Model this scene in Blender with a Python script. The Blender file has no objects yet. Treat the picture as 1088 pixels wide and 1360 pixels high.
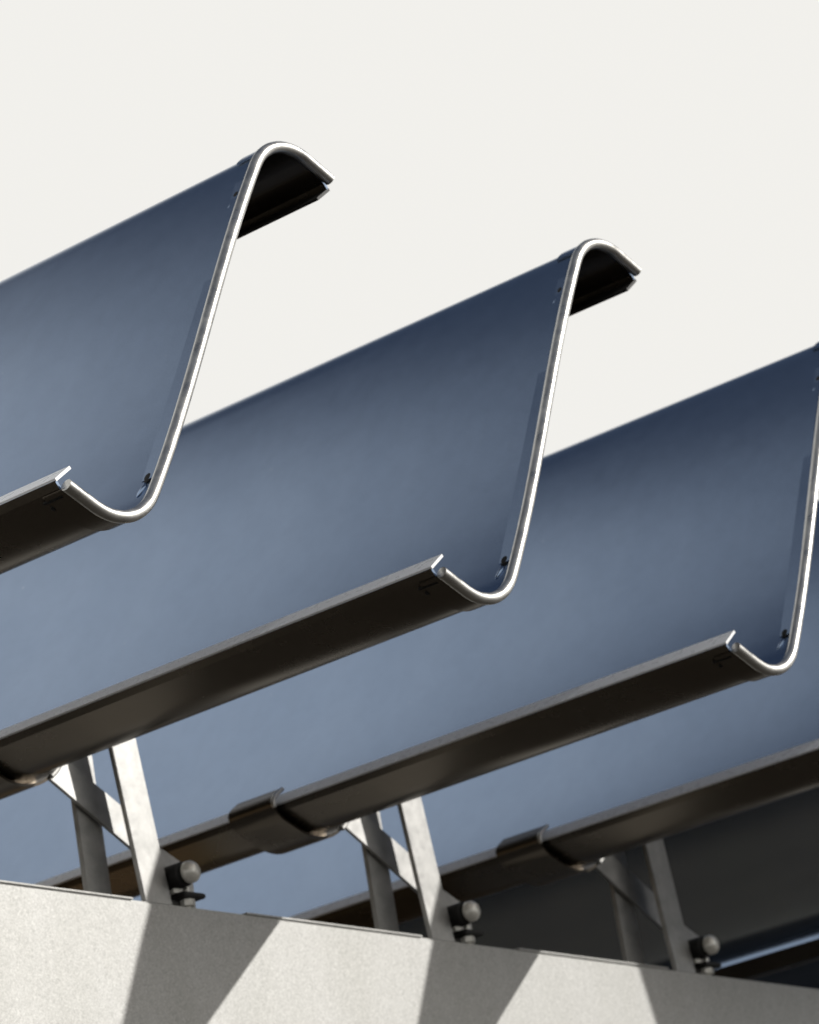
import bpy, bmesh, math, random
from mathutils import Vector, Matrix

random.seed(4)
scene = bpy.context.scene
U = 0.35                       # one louvre pitch, metres
CAM = (4.5554, -4.9593, -2.6031)   # camera in pitches, found from the picture's vanishing lines
ZG = 1.6 - CAM[2] * U          # lifts everything so that the camera stands 1.6 m above the grass


def W(x, y, z):
    return Vector((x * U, y * U, z * U + ZG))


# ------------------------------------------------------------------ camera
cam_d = bpy.data.cameras.new('camera')
cam = bpy.data.objects.new('camera', cam_d)
scene.collection.objects.link(cam)
rx = Vector((0.7517, 0.6460, -0.1328))
ry = Vector((-0.3085, 0.1666, -0.9365))
rz = Vector((-0.5828, 0.7450, 0.3245))
m = Matrix((rx, -ry, -rz)).transposed().to_4x4()
m.translation = W(*CAM)
cam.matrix_world = m
cam_d.sensor_fit = 'HORIZONTAL'
cam_d.sensor_width = 36.0
cam_d.lens = 36.0 * 5092.0 / 1088.0
cam_d.clip_start = 0.05
cam_d.clip_end = 2000
cam_d.dof.use_dof = True
cam_d.dof.focus_distance = 7.05 * U
cam_d.dof.aperture_fstop = 24.0
scene.camera = cam

# ------------------------------------------------------------------ sky and sun
sun_dir = Vector((1.315, 1.10, 1.0)).normalized()
elev = math.asin(sun_dir.z)
world = bpy.data.worlds.new('World')
scene.world = world
world.use_nodes = True
nt = world.node_tree
nt.nodes.clear()
out = nt.nodes.new('ShaderNodeOutputWorld')
sky = nt.nodes.new('ShaderNodeTexSky')
sky.sky_type = 'NISHITA'
sky.sun_disc = False
sky.sun_elevation = elev
sky.sun_rotation = math.atan2(sun_dir.x, sun_dir.y)
sky.air_density = 1.0
sky.dust_density = 2.0
sky.ozone_density = 0.3
bg_sky = nt.nodes.new('ShaderNodeBackground')
bg_sky.inputs['Strength'].default_value = 0.05
bg_haze = nt.nodes.new('ShaderNodeBackground')      # bright thin haze low down, clear overhead
bg_haze.inputs['Color'].default_value = (0.885, 0.873, 0.838, 1)
bg_haze.inputs['Strength'].default_value = 1.0
tc = nt.nodes.new('ShaderNodeTexCoord')
haze_axis = Vector((0.15, 0.22, 0.96)).normalized()    # haze tilted away from the sun to shape the blades' reflections
dot = nt.nodes.new('ShaderNodeVectorMath')
dot.operation = 'DOT_PRODUCT'
dot.inputs[1].default_value = haze_axis
mr = nt.nodes.new('ShaderNodeMapRange')
mr.interpolation_type = 'SMOOTHSTEP'
mr.inputs['From Min'].default_value = 0.55
mr.inputs['From Max'].default_value = 0.70
mix = nt.nodes.new('ShaderNodeMixShader')
nt.links.new(tc.outputs['Generated'], dot.inputs[0])
nt.links.new(dot.outputs['Value'], mr.inputs['Value'])
nt.links.new(sky.outputs[0], bg_sky.inputs['Color'])
nt.links.new(mr.outputs[0], mix.inputs[0])
nt.links.new(bg_haze.outputs[0], mix.inputs[1])
nt.links.new(bg_sky.outputs[0], mix.inputs[2])
nt.links.new(mix.outputs[0], out.inputs[0])

sun_d = bpy.data.lights.new('sun', 'SUN')
sun_d.energy = 3.4
sun_d.angle = math.radians(0.53)
sun_d.color = (1.0, 0.97, 0.92)
sun = bpy.data.objects.new('sun', sun_d)
sun.rotation_euler = (-sun_dir).to_track_quat('-Z', 'Y').to_euler()
sun.location = sun_dir * 30
scene.collection.objects.link(sun)

vs = scene.view_settings
vs.view_transform = 'Standard'
vs.look = 'None'
vs.exposure = 0.0
vs.gamma = 1.0
vs.use_curve_mapping = False


# ------------------------------------------------------------------ materials
def new_mat(name):
    mt = bpy.data.materials.new(name)
    mt.use_nodes = True
    n = mt.node_tree
    b = n.nodes['Principled BSDF']
    return mt, n, b


def noise(n, scale, detail=4, rough=0.6, coord='Object', stretch=None):
    t = n.nodes.new('ShaderNodeTexCoord')
    x = n.nodes.new('ShaderNodeTexNoise')
    x.inputs['Scale'].default_value = scale
    x.inputs['Detail'].default_value = detail
    x.inputs['Roughness'].default_value = rough
    if stretch:
        mp = n.nodes.new('ShaderNodeMapping')
        mp.inputs['Scale'].default_value = stretch
        n.links.new(t.outputs[coord], mp.inputs[0])
        n.links.new(mp.outputs[0], x.inputs['Vector'])
    else:
        n.links.new(t.outputs[coord], x.inputs['Vector'])
    return x.outputs['Fac']


def ramp(n, fac, stops):
    r = n.nodes.new('ShaderNodeValToRGB')
    els = r.color_ramp.elements
    while len(els) < len(stops):
        els.new(0.5)
    for e, (p, c) in zip(els, stops):
        e.position = p
        e.color = (*c, 1)
    n.links.new(fac, r.inputs[0])
    return r.outputs[0]


def maprange(n, fac, a, b, lo, hi):
    r = n.nodes.new('ShaderNodeMapRange')
    r.inputs['From Min'].default_value = a
    r.inputs['From Max'].default_value = b
    r.inputs['To Min'].default_value = lo
    r.inputs['To Max'].default_value = hi
    n.links.new(fac, r.inputs['Value'])
    return r.outputs[0]


def bump(n, b, fac, strength, dist, prev=None):
    x = n.nodes.new('ShaderNodeBump')
    x.inputs['Strength'].default_value = strength
    x.inputs['Distance'].default_value = dist
    n.links.new(fac, x.inputs['Height'])
    if prev:
        n.links.new(prev, x.inputs['Normal'])
    n.links.new(x.outputs[0], b.inputs['Normal'])
    return x.outputs[0]


def mat_coating():
    """dark slate-blue satin coating on sheet metal"""
    mt, n, b = new_mat('slate_coating')
    f1 = noise(n, 9, 5, 0.6)
    f2 = noise(n, 900, 2, 0.5)
    mott = noise(n, 55, 6, 0.7)
    t = n.nodes.new('ShaderNodeTexCoord')
    vo = n.nodes.new('ShaderNodeTexVoronoi')
    vo.inputs['Scale'].default_value = 38
    n.links.new(t.outputs['Object'], vo.inputs['Vector'])
    sc = n.nodes.new('ShaderNodeSeparateColor')
    n.links.new(vo.outputs['Color'], sc.inputs[0])
    mul = n.nodes.new('ShaderNodeMath')
    mul.operation = 'MULTIPLY'
    n.links.new(maprange(n, vo.outputs['Distance'], 0.055, 0.03, 0, 1), mul.inputs[0])
    n.links.new(maprange(n, sc.outputs[0], 0.4, 1.0, 0, 0.5), mul.inputs[1])
    mixc = n.nodes.new('ShaderNodeMix')
    mixc.data_type = 'RGBA'
    n.links.new(ramp(n, f1, [(0.3, (0.240, 0.318, 0.455)), (0.7, (0.262, 0.342, 0.482))]), mixc.inputs['A'])
    mixc.inputs['B'].default_value = (0.62, 0.64, 0.66, 1)
    n.links.new(mul.outputs[0], mixc.inputs['Factor'])
    mm = n.nodes.new('ShaderNodeMix')
    mm.data_type = 'RGBA'
    mm.blend_type = 'MULTIPLY'
    mm.inputs['Factor'].default_value = 1.0
    n.links.new(mixc.outputs['Result'], mm.inputs['A'])
    n.links.new(ramp(n, mott, [(0.3, (0.955, 0.955, 0.955)), (0.7, (1.03, 1.03, 1.03))]), mm.inputs['B'])
    n.links.new(mm.outputs['Result'], b.inputs['Base Color'])
    b.inputs['Metallic'].default_value = 0.85
    n.links.new(maprange(n, mott, 0.3, 0.7, 0.155, 0.175), b.inputs['Roughness'])
    p = bump(n, b, f2, 0.05, 0.0004)
    bump(n, b, noise(n, 5, 2, 0.4), 0.05, 0.01, p)
    return mt


def mat_backing():
    """dark umber coating on the back of the sheet"""
    mt, n, b = new_mat('umber_backing')
    f1 = noise(n, 14, 5, 0.6)
    n.links.new(ramp(n, f1, [(0.3, (0.140, 0.120, 0.095)), (0.7, (0.165, 0.142, 0.114))]), b.inputs['Base Color'])
    b.inputs['Metallic'].default_value = 0.85
    n.links.new(maprange(n, f1, 0.3, 0.7, 0.23, 0.29), b.inputs['Roughness'])
    bump(n, b, noise(n, 700, 2, 0.5), 0.05, 0.0004)
    return mt


def mat_metal(name, c0, c1, metallic, r0, r1, scale=60, bs=0.08):
    mt, n, b = new_mat(name)
    f = noise(n, scale, 5, 0.65)
    n.links.new(ramp(n, f, [(0.3, c0), (0.7, c1)]), b.inputs['Base Color'])
    b.inputs['Metallic'].default_value = metallic
    n.links.new(maprange(n, noise(n, scale * 2.3, 4, 0.6), 0.3, 0.7, r0, r1), b.inputs['Roughness'])
    bump(n, b, f, bs, 0.001)
    return mt


def mat_sheet():
    """pale galvanised sheet with a fine worm-like grain"""
    mt, n, b = new_mat('galvanised_sheet')
    t = n.nodes.new('ShaderNodeTexCoord')
    wv = n.nodes.new('ShaderNodeTexNoise')
    wv.inputs['Scale'].default_value = 330
    wv.inputs['Detail'].default_value = 3
    wv.inputs['Distortion'].default_value = 2.2
    n.links.new(t.outputs['Object'], wv.inputs['Vector'])
    big = noise(n, 1.0, 5, 0.62, 'Object', (10, 16, 5))
    mx = n.nodes.new('ShaderNodeMix')
    mx.data_type = 'RGBA'
    mx.blend_type = 'MULTIPLY'
    mx.inputs['Factor'].default_value = 1.0
    n.links.new(ramp(n, wv.outputs['Fac'], [(0.30, (0.385, 0.384, 0.372)), (0.68, (0.60, 0.598, 0.582))]), mx.inputs['A'])
    n.links.new(ramp(n, big, [(0.3, (0.90, 0.90, 0.885)), (0.62, (1, 1, 1))]), mx.inputs['B'])
    n.links.new(mx.outputs['Result'], b.inputs['Base Color'])
    b.inputs['Metallic'].default_value = 0.40
    b.inputs['Roughness'].default_value = 0.52
    bump(n, b, wv.outputs['Fac'], 0.15, 0.0005)
    return mt


def mat_plain(name, col, rough, metallic=0.0):
    mt, n, b = new_mat(name)
    f = noise(n, 120, 3, 0.6)
    d = tuple(c * 0.7 for c in col)
    n.links.new(ramp(n, f, [(0.3, d), (0.7, col)]), b.inputs['Base Color'])
    b.inputs['Roughness'].default_value = rough
    b.inputs['Metallic'].default_value = metallic
    return mt


def mat_ground():
    mt, n, b = new_mat('dark_soil')
    f = noise(n, 0.8, 6, 0.65)
    n.links.new(ramp(n, f, [(0.3, (0.028, 0.024, 0.019)), (0.55, (0.038, 0.032, 0.025)), (0.75, (0.050, 0.042, 0.032))]),
                b.inputs['Base Color'])
    b.inputs['Roughness'].default_value = 0.9
    bump(n, b, noise(n, 60, 5, 0.7), 0.6, 0.03)
    return mt


def mat_deck():
    mt, n, b = new_mat('brown_gravel_with_moss')
    f = noise(n, 3.0, 6, 0.7)
    n.links.new(ramp(n, f, [(0.35, (0.27, 0.185, 0.105)), (0.52, (0.33, 0.235, 0.140)), (0.64, (0.27, 0.25, 0.06))]), b.inputs['Base Color'])
    b.inputs['Roughness'].default_value = 0.9
    bump(n, b, noise(n, 180, 4, 0.7), 0.6, 0.01)
    return mt


M = dict(
    coat=mat_coating(),
    back=mat_backing(),
    rim=mat_metal('bare_aluminium', (0.50, 0.49, 0.47), (0.68, 0.67, 0.64), 0.9, 0.24, 0.44, 45, 0.12),
    galv=mat_metal('galvanised_steel', (0.36, 0.36, 0.35), (0.52, 0.515, 0.50), 0.72, 0.38, 0.50, 55, 0.12),
    zinc=mat_metal('zinc_plating', (0.78, 0.77, 0.71), (0.86, 0.85, 0.80), 0.4, 0.30, 0.42, 120, 0.04),
    lip=mat_metal('highlight_lip', (0.90, 0.91, 0.93), (0.94, 0.95, 0.96), 0.05, 0.25, 0.33, 60, 0.0),  # near-white colour stands in for the sky highlight along the lip
    sheet=mat_sheet(),
    deck=mat_deck(),
    rubber_and_shade=mat_plain('black_rubber_and_shade', (0.012, 0.012, 0.012), 0.6),
    hole=mat_plain('dark_slot', (0.008, 0.008, 0.008), 0.8),
    ground=mat_ground(),
)


# ------------------------------------------------------------------ helpers
def link(name, mesh, parent=None):
    o = bpy.data.objects.new(name, mesh)
    scene.collection.objects.link(o)
    if parent:
        o.parent = parent
    return o


def finish(bm, name, mat, smooth_angle=32, bevel=0.0):
    bmesh.ops.recalc_face_normals(bm, faces=bm.faces)
    me = bpy.data.meshes.new(name)
    if bevel:
        es = [e for e in bm.edges if len(e.link_faces) == 2 and e.calc_face_angle(0) > 0.6]
        bmesh.ops.bevel(bm, geom=es, offset=bevel, segments=2, affect='EDGES', clamp_overlap=True)
    bm.to_mesh(me)
    bm.free()
    me.materials.append(M[mat])
    for p in me.polygons:
        p.use_smooth = True
    me.set_sharp_from_angle(angle=math.radians(smooth_angle))
    return me


def empty(name, loc, label, cat, group=None):
    o = bpy.data.objects.new(name, None)
    o.empty_display_size = 0.05
    scene.collection.objects.link(o)
    o.location = loc
    o['label'] = label
    o['category'] = cat
    if group:
        o['group'] = group
    return o


def offset_line(pts, d):
    """2-D polyline moved d to its left"""
    res = []
    for i, p in enumerate(pts):
        ns = []
        for a, b in ((i - 1, i), (i, i + 1)):
            if a >= 0 and b < len(pts):
                t = (pts[b] - pts[a]).normalized()
                ns.append(Vector((-t.y, t.x)))
        if len(ns) == 2:
            k = (ns[0] + ns[1])
            k = k / max(0.35, k.length_squared) * 2
        else:
            k = ns[0]
        res.append(p + k * d)
    return res


def add_strip(bm, left, right, x0, x1, back=0):
    """closed sheet between two 2-D polylines (y, z), extruded along x; in pitches"""
    n = len(left)
    rows = []
    for x in (x0, x1):
        rows.append(([bm.verts.new((x * U, p.x * U, p.y * U)) for p in left],
                     [bm.verts.new((x * U, p.x * U, p.y * U)) for p in right]))
    (l0, r0), (l1, r1) = rows
    for i in range(n - 1):
        bm.faces.new((l0[i], l0[i + 1], l1[i + 1], l1[i]))
        bm.faces.new((r0[i], r1[i], r1[i + 1], r0[i + 1])).material_index = back
        bm.faces.new((l0[i], r0[i], r0[i + 1], l0[i + 1]))
        bm.faces.new((l1[i], l1[i + 1], r1[i + 1], r1[i]))
    for i in (0, n - 1):
        bm.faces.new((l0[i], l1[i], r1[i], r0[i]))


def add_tube(bm, pts, r, seg=14):
    """round tube through 3-D points (metres)"""
    rings = []
    for i, p in enumerate(pts):
        a = pts[max(0, i - 1)]
        b = pts[min(len(pts) - 1, i + 1)]
        t = (b - a).normalized()
        u = Vector((1, 0, 0)) if abs(t.x) < 0.9 else Vector((0, 1, 0))
        u = (u - t * u.dot(t)).normalized()
        v = t.cross(u)
        rings.append([bm.verts.new(p + (u * math.cos(k * 2 * math.pi / seg) + v * math.sin(k * 2 * math.pi / seg)) * r)
                      for k in range(seg)])
    for a, b in zip(rings, rings[1:]):
        for k in range(seg):
            bm.faces.new((a[k], a[(k + 1) % seg], b[(k + 1) % seg], b[k]))
    bm.faces.new(rings[0][::-1])
    bm.faces.new(rings[-1])


def add_box(bm, origin, ax, ay, az):
    """box from a corner and three edge vectors (metres)"""
    o = Vector(origin)
    v = [bm.verts.new(o + ax * i + ay * j + az * k) for i in (0, 1) for j in (0, 1) for k in (0, 1)]
    for f in ((0, 1, 3, 2), (4, 6, 7, 5), (0, 4, 5, 1), (2, 3, 7, 6), (0, 2, 6, 4), (1, 5, 7, 3)):
        bm.faces.new([v[i] for i in f])


def add_lathe(bm, base, axis, prof, seg=20):
    """surface of revolution; prof = (distance along axis, radius) in metres"""
    axis = axis.normalized()
    u = axis.orthogonal().normalized()
    v = axis.cross(u)
    rings = []
    for h, r in prof:
        if r < 1e-6:
            rings.append([bm.verts.new(base + axis * h)])
        else:
            rings.append([bm.verts.new(base + axis * h + (u * math.cos(k * 2 * math.pi / seg) + v * math.sin(k * 2 * math.pi / seg)) * r)
                          for k in range(seg)])
    for a, b in zip(rings, rings[1:]):
        for k in range(seg):
            q = (k + 1) % seg
            if len(a) == 1 and len(b) == 1:
                continue
            if len(a) == 1:
                bm.faces.new((a[0], b[q], b[k]))
            elif len(b) == 1:
                bm.faces.new((a[k], a[q], b[0]))
            else:
                bm.faces.new((a[k], a[q], b[q], b[k]))
    if len(rings[0]) > 1:
        bm.faces.new(rings[0][::-1])
    if len(rings[-1]) > 1:
        bm.faces.new(rings[-1])


V2 = lambda a, b: Vector((a, b))

# ------------------------------------------------------------------ ground
bm = bmesh.new()
NG = 64
c = bm.verts.new((0, 0, 0))
prev = None
rings = []
for r in (4, 15, 60, 250, 900):
    rings.append([bm.verts.new((r * math.cos(k * 2 * math.pi / NG), r * math.sin(k * 2 * math.pi / NG), 0)) for k in range(NG)])
for k in range(NG):
    bm.faces.new((c, rings[0][k], rings[0][(k + 1) % NG]))
for a, b in zip(rings, rings[1:]):
    for k in range(NG):
        bm.faces.new((a[k], b[k], b[(k + 1) % NG], a[(k + 1) % NG]))
g = link('ground', finish(bm, 'ground', 'ground'))
g['kind'] = 'structure'

# ------------------------------------------------------------------ louvre profile (y, z about its centre, in pitches)
FL_B, FL_A, ARM0 = V2(-0.409, -0.391), V2(-0.450, -0.424), V2(-0.440, -0.437)
CORNER, TAN, RAD = V2(-0.257, -0.5094), 0.122, 0.133
U_ARM = (ARM0 - CORNER).normalized()
U_STR = V2(0.4508, 0.8926).normalized()
P1, P2 = CORNER + U_ARM * TAN, CORNER + U_STR * TAN
nrm = V2(-U_ARM.y, U_ARM.x)
if nrm.dot(P2 - P1) < 0:
    nrm = -nrm
ARC_C = P1 + nrm * RAD
a0 = math.atan2(P1.y - ARC_C.y, P1.x - ARC_C.x)
a1 = math.atan2(P2.y - ARC_C.y, P2.x - ARC_C.x)
da = (a1 - a0 + math.pi) % (2 * math.pi) - math.pi
NA = 22
ARC = [ARC_C + RAD * V2(math.cos(a0 + da * i / NA), math.sin(a0 + da * i / NA)) for i in range(NA + 1)]
ARC[-1] = P2
BEND = [ARM0, ARM0.lerp(P1, 0.5)] + ARC            # lip, arm, lower bend
neg = lambda pts: [-p for p in pts[::-1]]
S_FLAT = P2.length
BOW = 0.42                                         # slight bow added to shape the sky gradient the flat reflects
FLAT = []
for i in range(1, 16):
    q = -S_FLAT + 2 * S_FLAT * i / 16
    FLAT.append(U_STR * q + V2(U_STR.y, -U_STR.x) * (BOW / 3 * (q ** 3 - q * S_FLAT ** 2)))
RIM = BEND + FLAT + neg(BEND)
SHEET = [FL_A] + RIM + [-FL_A]
LEN = 9.0                                          # louvre length in pitches (3.15 m)
T = 0.0032                                         # half sheet thickness
X_END = -0.016


def mesh_sheet():
    b = bmesh.new()
    add_strip(b, offset_line(SHEET, T), offset_line(SHEET, -T), -LEN, X_END, 1)
    me = finish(b, 'blade_sheet', 'coat', 28)
    me.materials.append(M['back'])
    return me


def mesh_flange(flip, mat=None):
    pts = [FL_A + V2(-0.001, -0.001), FL_A.lerp(FL_B, 0.5), FL_B]
    lo, hi = offset_line(pts, T + 0.001), offset_line(pts, -T + 0.001)
    if flip:
        lo, hi = [-p for p in lo], [-p for p in hi]
    b = bmesh.new()
    add_strip(b, lo, hi, -LEN, X_END + 0.002)
    return finish(b, 'lip_flange', mat or ('back' if flip else 'lip'), 28)


def mesh_rim():
    b = bmesh.new()
    add_tube(b, [Vector((0, p.x * U, p.y * U)) for p in RIM], 0.0127 * U, 16)
    return finish(b, 'edge_rim', 'rim', 40)


def mesh_band(flip):
    """folded end band lying outside the bend next to the rim"""
    pts = BEND[:-4] if flip else BEND + [P2 + U_STR * 0.02]
    lo, hi = offset_line(pts, -T - 0.0010), offset_line(pts, -T - 0.0052)
    if flip:
        lo, hi = [-p for p in lo], [-p for p in hi]
    b = bmesh.new()
    add_strip(b, lo, hi, -0.062, 0.0)
    return finish(b, 'end_band', 'coat' if flip else 'back', 28, 0.0005)


def mesh_edge_strip():
    """narrow doubled strip on the flat of the blade beside the rim"""
    a, c_ = P2 + U_STR * 0.035, -P2 - U_STR * 0.035
    pts = [a, a.lerp(c_, 0.5), c_]
    b = bmesh.new()
    add_strip(b, offset_line(pts, T + 0.0032), offset_line(pts, T + 0.0005), -0.040, -0.004)
    return finish(b, 'edge_strip', 'coat', 28, 0.0005)


def face_frame(s, side):
    """point and frame on the flat: s along the blade depth, side +1 = upper/front face"""
    t = U_STR
    n = V2(-t.y, t.x) * side
    return t * s, t, n


def mesh_notch(s, sgn):
    """punched hole in the flat beside the rim"""
    p, t, n = face_frame(s, 1)
    ce = Vector((-0.026 * U, (p.x + n.x * (T + 0.001)) * U, (p.y + n.y * (T + 0.001)) * U))
    b = bmesh.new()
    bmesh.ops.create_uvsphere(b, u_segments=14, v_segments=8, radius=1.0)
    tv = Vector((0, t.x, t.y))
    nv = Vector((0, n.x, n.y))
    for v in b.verts:
        v.co = ce + Vector((1, 0, 0)) * v.co.x * 0.011 * U + tv * v.co.y * 0.013 * U + nv * v.co.z * 0.003 * U
    return finish(b, 'notch', 'hole', 60)


def mesh_tab(s, sgn):
    """small pressed dimple below the hole"""
    p, t, n = face_frame(s - 0.030 * 1.0, 1)
    ce = Vector((-0.034 * U, (p.x + n.x * T) * U, (p.y + n.y * T) * U))
    b = bmesh.new()
    bmesh.ops.create_uvsphere(b, u_segments=16, v_segments=10, radius=1.0)
    tv = (Vector((0, t.x, t.y)) + Vector((0.55, 0, 0))).normalized()
    nv = Vector((0, n.x, n.y))
    wv = nv.cross(tv)
    for v in b.verts:
        v.co = ce + wv * v.co.x * 0.006 * U + tv * v.co.y * 0.017 * U + nv * v.co.z * 0.0045 * U
    return finish(b, 'pressed_tab', 'coat', 60)


def arm_frame(s, flip):
    t = -U_ARM
    p = ARM0 + t * s
    n = V2(t.y, -t.x)
    if n.dot(CORNER) < 0:
        pass
    n = n if n.y < 0 else -n
    p = p + n * (T + 0.0054)
    if flip:
        p, t, n = -p, -t, -n
    return p, t, n


def mesh_slot(flip):
    p, t, n = arm_frame(0.012, flip)
    b = bmesh.new()
    o = Vector((-0.072 * U, p.x * U, p.y * U))
    add_box(b, o - Vector((0, n.x, n.y)) * 0.004 * U, Vector((0.05 * U, 0, 0)), Vector((0, t.x, t.y)) * 0.0055 * U,
            Vector((0, n.x, n.y)) * 0.0046 * U)
    return finish(b, 'slot', 'hole', 30)


def mesh_rivet(flip, s, x, mat='hole', r=0.0052):
    p, t, n = arm_frame(s, flip)
    b = bmesh.new()
    o = Vector((x * U, p.x * U, p.y * U))
    nv = Vector((0, n.x, n.y))
    add_lathe(b, o - nv * 0.003 * U, nv, [(0, r * U), (0.0032 * U, r * U), (0.0042 * U, r * 0.6 * U), (0.0044 * U, 0)], 14)
    return finish(b, 'rivet', mat, 40)


# sleeve that carries the lower lip and bend of the louvre
SLX0, SLX1 = -1.51, -1.362


def sleeve_lines():
    core = [FL_A.lerp(FL_B, 0.75), FL_A + V2(-0.001, 0.003)] + BEND
    return core[:len(core) - 2]


def sleeve_off(d):
    """sleeve section at distance d outside the sheet, its corner at the lip rounded"""
    q = offset_line(sleeve_lines(), d)
    head, tail = q[:5], q[5:]
    for _ in range(3):
        new = [head[0]]
        for a, b in zip(head, head[1:]):
            new += [a.lerp(b, 0.25), a.lerp(b, 0.75)]
        new.append(head[-1])
        head = new
    return head + tail


def mesh_sleeve():
    b = bmesh.new()
    add_strip(b, sleeve_off(-0.017), sleeve_off(-0.024), SLX0, SLX1)
    # pad between sleeve and sheet at the far end, so that the sleeve grips the blade
    add_strip(b, sleeve_off(-0.0045), sleeve_off(-0.0175), SLX0 + 0.004, SLX0 + 0.06)
    return finish(b, 'joint_sleeve', 'back', 28)


def mesh_sleeve_rim():
    q = sleeve_off(-0.0205)
    b = bmesh.new()
    add_tube(b, [Vector((SLX1 * U, p.x * U, p.y * U)) for p in q[:16]], 0.0055 * U, 12)
    return finish(b, 'sleeve_rim', 'rim', 40)


def mesh_sleeve_foot():
    q = sleeve_off(-0.0205)[-6:]
    b = bmesh.new()
    add_tube(b, [Vector(((SLX1 + 0.004) * U, p.x * U, p.y * U)) for p in q], 0.0065 * U, 12)
    return finish(b, 'sleeve_clip', 'sheet', 40)  # pale colour makes the clip look sunlit though it lies in shade


S_LO, S_HI = -0.405, 0.375
LOUVRE_PARTS = [('blade_sheet', mesh_sheet(), None), ('edge_rim', mesh_rim(), None),
                ('end_band', mesh_band(False), 'lower'), ('end_band', mesh_band(True), 'upper'),
                ('lip_flange', mesh_flange(False), 'lip'), ('lip_flange', mesh_flange(True, 'rubber_and_shade'), None),  # upper flange coloured black to imitate the shade under the tip
                ('edge_strip', mesh_edge_strip(), None),
                ('notch', mesh_notch(S_LO, 1), None), ('pressed_tab', mesh_tab(S_LO, 1), None),
                ('notch', mesh_notch(S_HI, 1), None), ('pressed_tab', mesh_tab(S_HI, 1), None),
                ('joint_sleeve', mesh_sleeve(), 'sleeve')]
BAND_SUB = {'lower': [('slot', mesh_slot(False)), ('rivet', mesh_rivet(False, 0.034, -0.066))],
            'upper': [('slot', mesh_slot(True)), ('rivet', mesh_rivet(True, 0.034, -0.066))],
            'sleeve': [('sleeve_rim', mesh_sleeve_rim()), ('sleeve_clip', mesh_sleeve_foot())]}

CY, CZ = 0.3609, 0.2424
LOUVRES = [  # tilt, dx, dy, dz, label
    (-0.0250, -0.0504, 0.0063, 0.0185,
     'slate louvre blade standing clear against the sky, outermost of the row, no bracket in view'),
    (-0.0018, 0.0234, -0.0099, -0.0032,
     'slate louvre blade carried by the sunlit bracket that has only blue blades behind it'),
    (0.0116, 0.0270, 0.0018, -0.0093,
     'slate louvre blade carried by the middle one of the three brackets'),
    (0.0072, 0.0, 0.0019, -0.0060,
     'slate louvre blade standing on the shaded grey bracket with the glinting strap'),
    (0.7110, 0.0, 0.031, 0.018,
     'dark brown looking louvre blade swung round to face the ground, behind the shaded bracket'),
    (0.7110, 0.0, 0.031, 0.018,
     'dark louvre blade swung round to face the ground, peeping out past the shaded bracket'),
    (0.7110, 0.0, 0.031, 0.018,
     'last swung round louvre blade at the shaded end of the beam'),
]
DIMMED_LIP = mesh_flange(False, 'back')            # darker lip colour on the swung-round louvres imitates a weaker sky reflection
for i, (tilt, dx, dy, dz, label) in enumerate(LOUVRES):
    e = empty('sun_louvre', W(dx, CY + i + dy, CZ + dz), label, 'louvre', 'louvre blades along the beam')
    e.rotation_euler = (tilt, 0, 0)
    for name, me, key in LOUVRE_PARTS:
        if key == 'sleeve' and i > 3:
            continue
        p = link(name, DIMMED_LIP if key == 'lip' and i > 3 else me, e)
        if key == 'sleeve':
            p.location.x = (0.0, 0.0, -0.016, 0.050)[i] * U
        for sn, sm in BAND_SUB.get(key, []):
            link(sn, sm, p)

# ------------------------------------------------------------------ beam
XB, ZB = -1.300, -0.5045
BEAM_Y0, BEAM_Y1 = -3.0, 7.0
beam = empty('support_beam', W(XB - 0.2, 2, ZB - 0.33), 'pale grainy sheet metal beam with slanting shadow bands, carrying the brackets', 'beam')


def child_box(name, parent, lo, hi, mat, bev=0.001):
    b = bmesh.new()
    org = parent.location
    a, c_ = W(*lo) - org, W(*hi) - org
    add_box(b, a, Vector((c_.x - a.x, 0, 0)), Vector((0, c_.y - a.y, 0)), Vector((0, 0, c_.z - a.z)))
    return link(name, finish(b, name, mat, 40, bev), parent)


child_box('front_panel', beam, (XB - 0.02, BEAM_Y0, ZB - 0.33), (XB, BEAM_Y1, ZB), 'sheet', 0.0022)
child_box('top_panel', beam, (XB - 0.60, BEAM_Y0, ZB - 0.024), (XB - 0.022, BEAM_Y1, ZB - 0.004), 'sheet', 0.001)
child_box('bottom_panel', beam, (XB - 0.60, BEAM_Y0, ZB - 0.33), (XB - 0.022, BEAM_Y1, ZB - 0.31), 'sheet', 0.001)
# flat gravelled roof behind the beam, moss on it
bm = bmesh.new()
a, c_ = W(-14, -8, ZB - 0.31), W(XB - 0.605, 14, ZB - 0.03)
add_box(bm, a, Vector((c_.x - a.x, 0, 0)), Vector((0, c_.y - a.y, 0)), Vector((0, 0, c_.z - a.z)))
deck = link('roof_deck', finish(bm, 'roof_deck', 'deck', 40))
deck['kind'] = 'structure'

# ------------------------------------------------------------------ brackets
POST_Y, Z_TOP, LEAN = 1.4560, 0.030, -0.150
XF = -1.3150        # front face of the front bar


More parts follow.
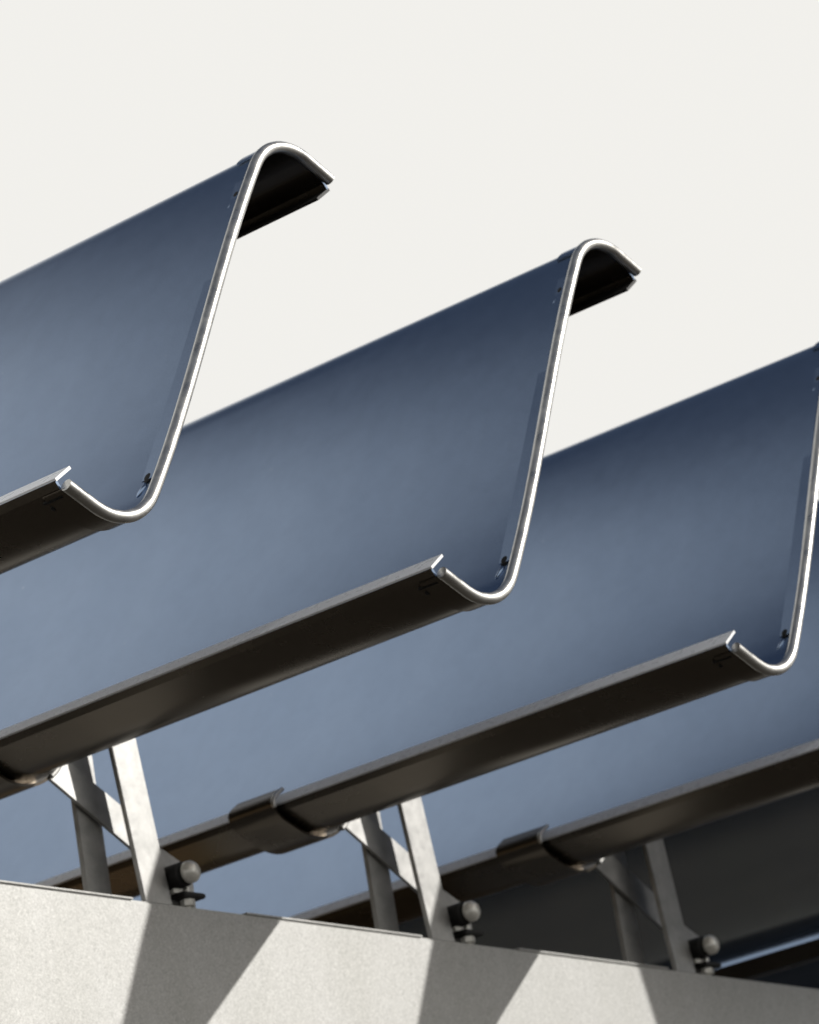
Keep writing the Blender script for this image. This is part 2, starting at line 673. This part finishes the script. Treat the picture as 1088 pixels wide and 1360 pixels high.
def build_bracket(i):
    labels = ['sunlit galvanised lattice bracket with only blue blade faces behind its dome bolt',
              'sunlit galvanised lattice bracket with a dark surface behind its dome bolt',
              'shaded grey lattice bracket with one glinting patch on its strap']
    base = W(XF, POST_Y + i * 1.028, ZB)
    e = empty('louvre_bracket', base, labels[i], 'bracket', 'brackets on the beam')
    L = lambda x, y, z: Vector((x * U, y * U, z * U))     # local: x from the front bar, y from its right edge, z from beam top
    H = Z_TOP - ZB
    wdt, thk = 0.090, 0.014
    up = Vector((0, LEAN * H * U, H * U))

    def part(name, fn, mat, bev=0.0007, ang=35):
        b = bmesh.new()
        fn(b)
        return link(name, finish(b, name, mat, ang, bev), e)

    part('upright_bar', lambda b: add_box(b, L(-thk, -wdt, 0.002), L(thk, 0, 0), L(0, wdt, 0), up), 'galv')
    bx = -0.092
    up2 = Vector((0, -0.045 * 0.46 * U, 0.46 * U))
    part('upright_bar', lambda b: add_box(b, L(bx - thk, -wdt - 0.090, 0.002), L(thk, 0, 0), L(0, wdt * 0.9, 0), up2), 'galv')

    def strap(b):
        lo0, hi0 = L(-0.085, -0.295, 0.309), L(-0.085, -0.204, 0.344)      # outer and inner edge, upper end
        lo1, hi1 = L(-0.080, -0.025, 0.1515), L(-0.080, -0.040, 0.2485)
        ext = 0.03
        lo0, hi0 = lo0 + (lo0 - lo1) * ext, hi0 + (hi0 - hi1) * ext
        lo1, hi1 = lo1 + (lo1 - lo0) * 0.10, hi1 + (hi1 - hi0) * 0.10
        p0, p1 = (lo0 + hi0) / 2, (lo1 + hi1) / 2
        w0, w1 = hi0 - lo0, hi1 - lo1
        n = 14
        rows = []
        for k in range(n + 1):
            t = k / n
            s = t * t * (3 - 2 * t)
            c_ = p0.lerp(p1, t)
            w = w0.lerp(w1, s)
            d = (p1 - p0).normalized()
            nn = d.cross(w).normalized() * 0.005 * U
            rows.append([b.verts.new(c_ + w / 2 + nn), b.verts.new(c_ - w / 2 + nn),
                         b.verts.new(c_ - w / 2 - nn), b.verts.new(c_ + w / 2 - nn)])
        for r0, r1 in zip(rows, rows[1:]):
            for q in range(4):
                b.faces.new((r0[q], r0[(q + 1) % 4], r1[(q + 1) % 4], r1[q]))
        b.faces.new(rows[0][::-1])
        b.faces.new(rows[-1])
    part('twisted_strap', strap, 'galv', 0.0, 40)

    def gusset(b):
        pts = [(0.0, 0.004), (0.122, 0.004), (0.122, 0.105), (0.0, 0.158)]
        lo = [b.verts.new(L(-thk - 0.018, -0.02 + y, z)) for y, z in pts]
        hi = [b.verts.new(L(-thk - 0.006, -0.02 + y, z)) for y, z in pts]
        b.faces.new(lo)
        b.faces.new(hi[::-1])
        for q in range(4):
            b.faces.new((lo[q], hi[q], hi[(q + 1) % 4], lo[(q + 1) % 4]))
    part('gusset_plate', gusset, 'galv')

    bx0 = L(-thk - 0.006, 0.024, 0.074)
    X = Vector((1, 0, 0))
    bush = part('bushing', lambda b: add_lathe(b, bx0, X, [(0, 0.030 * U), (0.044 * U, 0.030 * U), (0.047 * U, 0.026 * U), (0.052 * U, 0.026 * U)], 24), 'rubber_and_shade', 0)
    dome = [(0, 0.020 * U), (0.006 * U, 0.0265 * U)]
    for k in range(1, 9):
        a = k / 8 * math.pi / 2
        dome.append(((0.012 + 0.022 * math.sin(a)) * U, 0.0270 * math.cos(a) * U))
    part('dome_nut', lambda b: add_lathe(b, bx0 + X * 0.052 * U, X, dome, 24), 'zinc', 0, 60)

    # holding-down bolt beside the bar
    zc = L(0.002, 0.050, 0.0)
    Z = Vector((0, 0, 1))
    part('base_washer', lambda b: add_box(b, L(-0.045, 0.016, 0.022), L(0.07, 0, 0), L(0, 0.075, 0), L(0, 0, 0.012)), 'rubber_and_shade', 0.001)
    part('anchor_bolt', lambda b: add_lathe(b, zc, Z, [(0, 0.008 * U), (0.060 * U, 0.008 * U)], 12), 'zinc', 0)
    part('hex_nut', lambda b: add_lathe(b, zc + Z * 0.003 * U, Z, [(0, 0.016 * U), (0.002 * U, 0.018 * U), (0.016 * U, 0.018 * U), (0.018 * U, 0.016 * U)], 6), 'zinc', 0.0003)
    part('hex_nut', lambda b: add_lathe(b, zc + L(-0.01, -0.024, 0.035), Z, [(0, 0.013 * U), (0.012 * U, 0.014 * U), (0.016 * U, 0.011 * U)], 6), 'zinc', 0.0003)
    part('base_plate', lambda b: add_box(b, L(-0.16, -0.79, 0.0005), L(0.174, 0, 0), L(0, 0.645, 0), L(0, 0, 0.0045)), 'sheet', 0.0003)
    part('base_plate', lambda b: add_box(b, L(-0.16, 0.012, 0.0005), L(0.155, 0, 0), L(0, 0.20, 0), L(0, 0, 0.0045)), 'sheet', 0.0003)


for i in range(3):
    build_bracket(i)

# ------------------------------------------------------------------ render settings
scene.render.engine = 'CYCLES'
scene.render.resolution_x = 819
scene.render.resolution_y = 1024
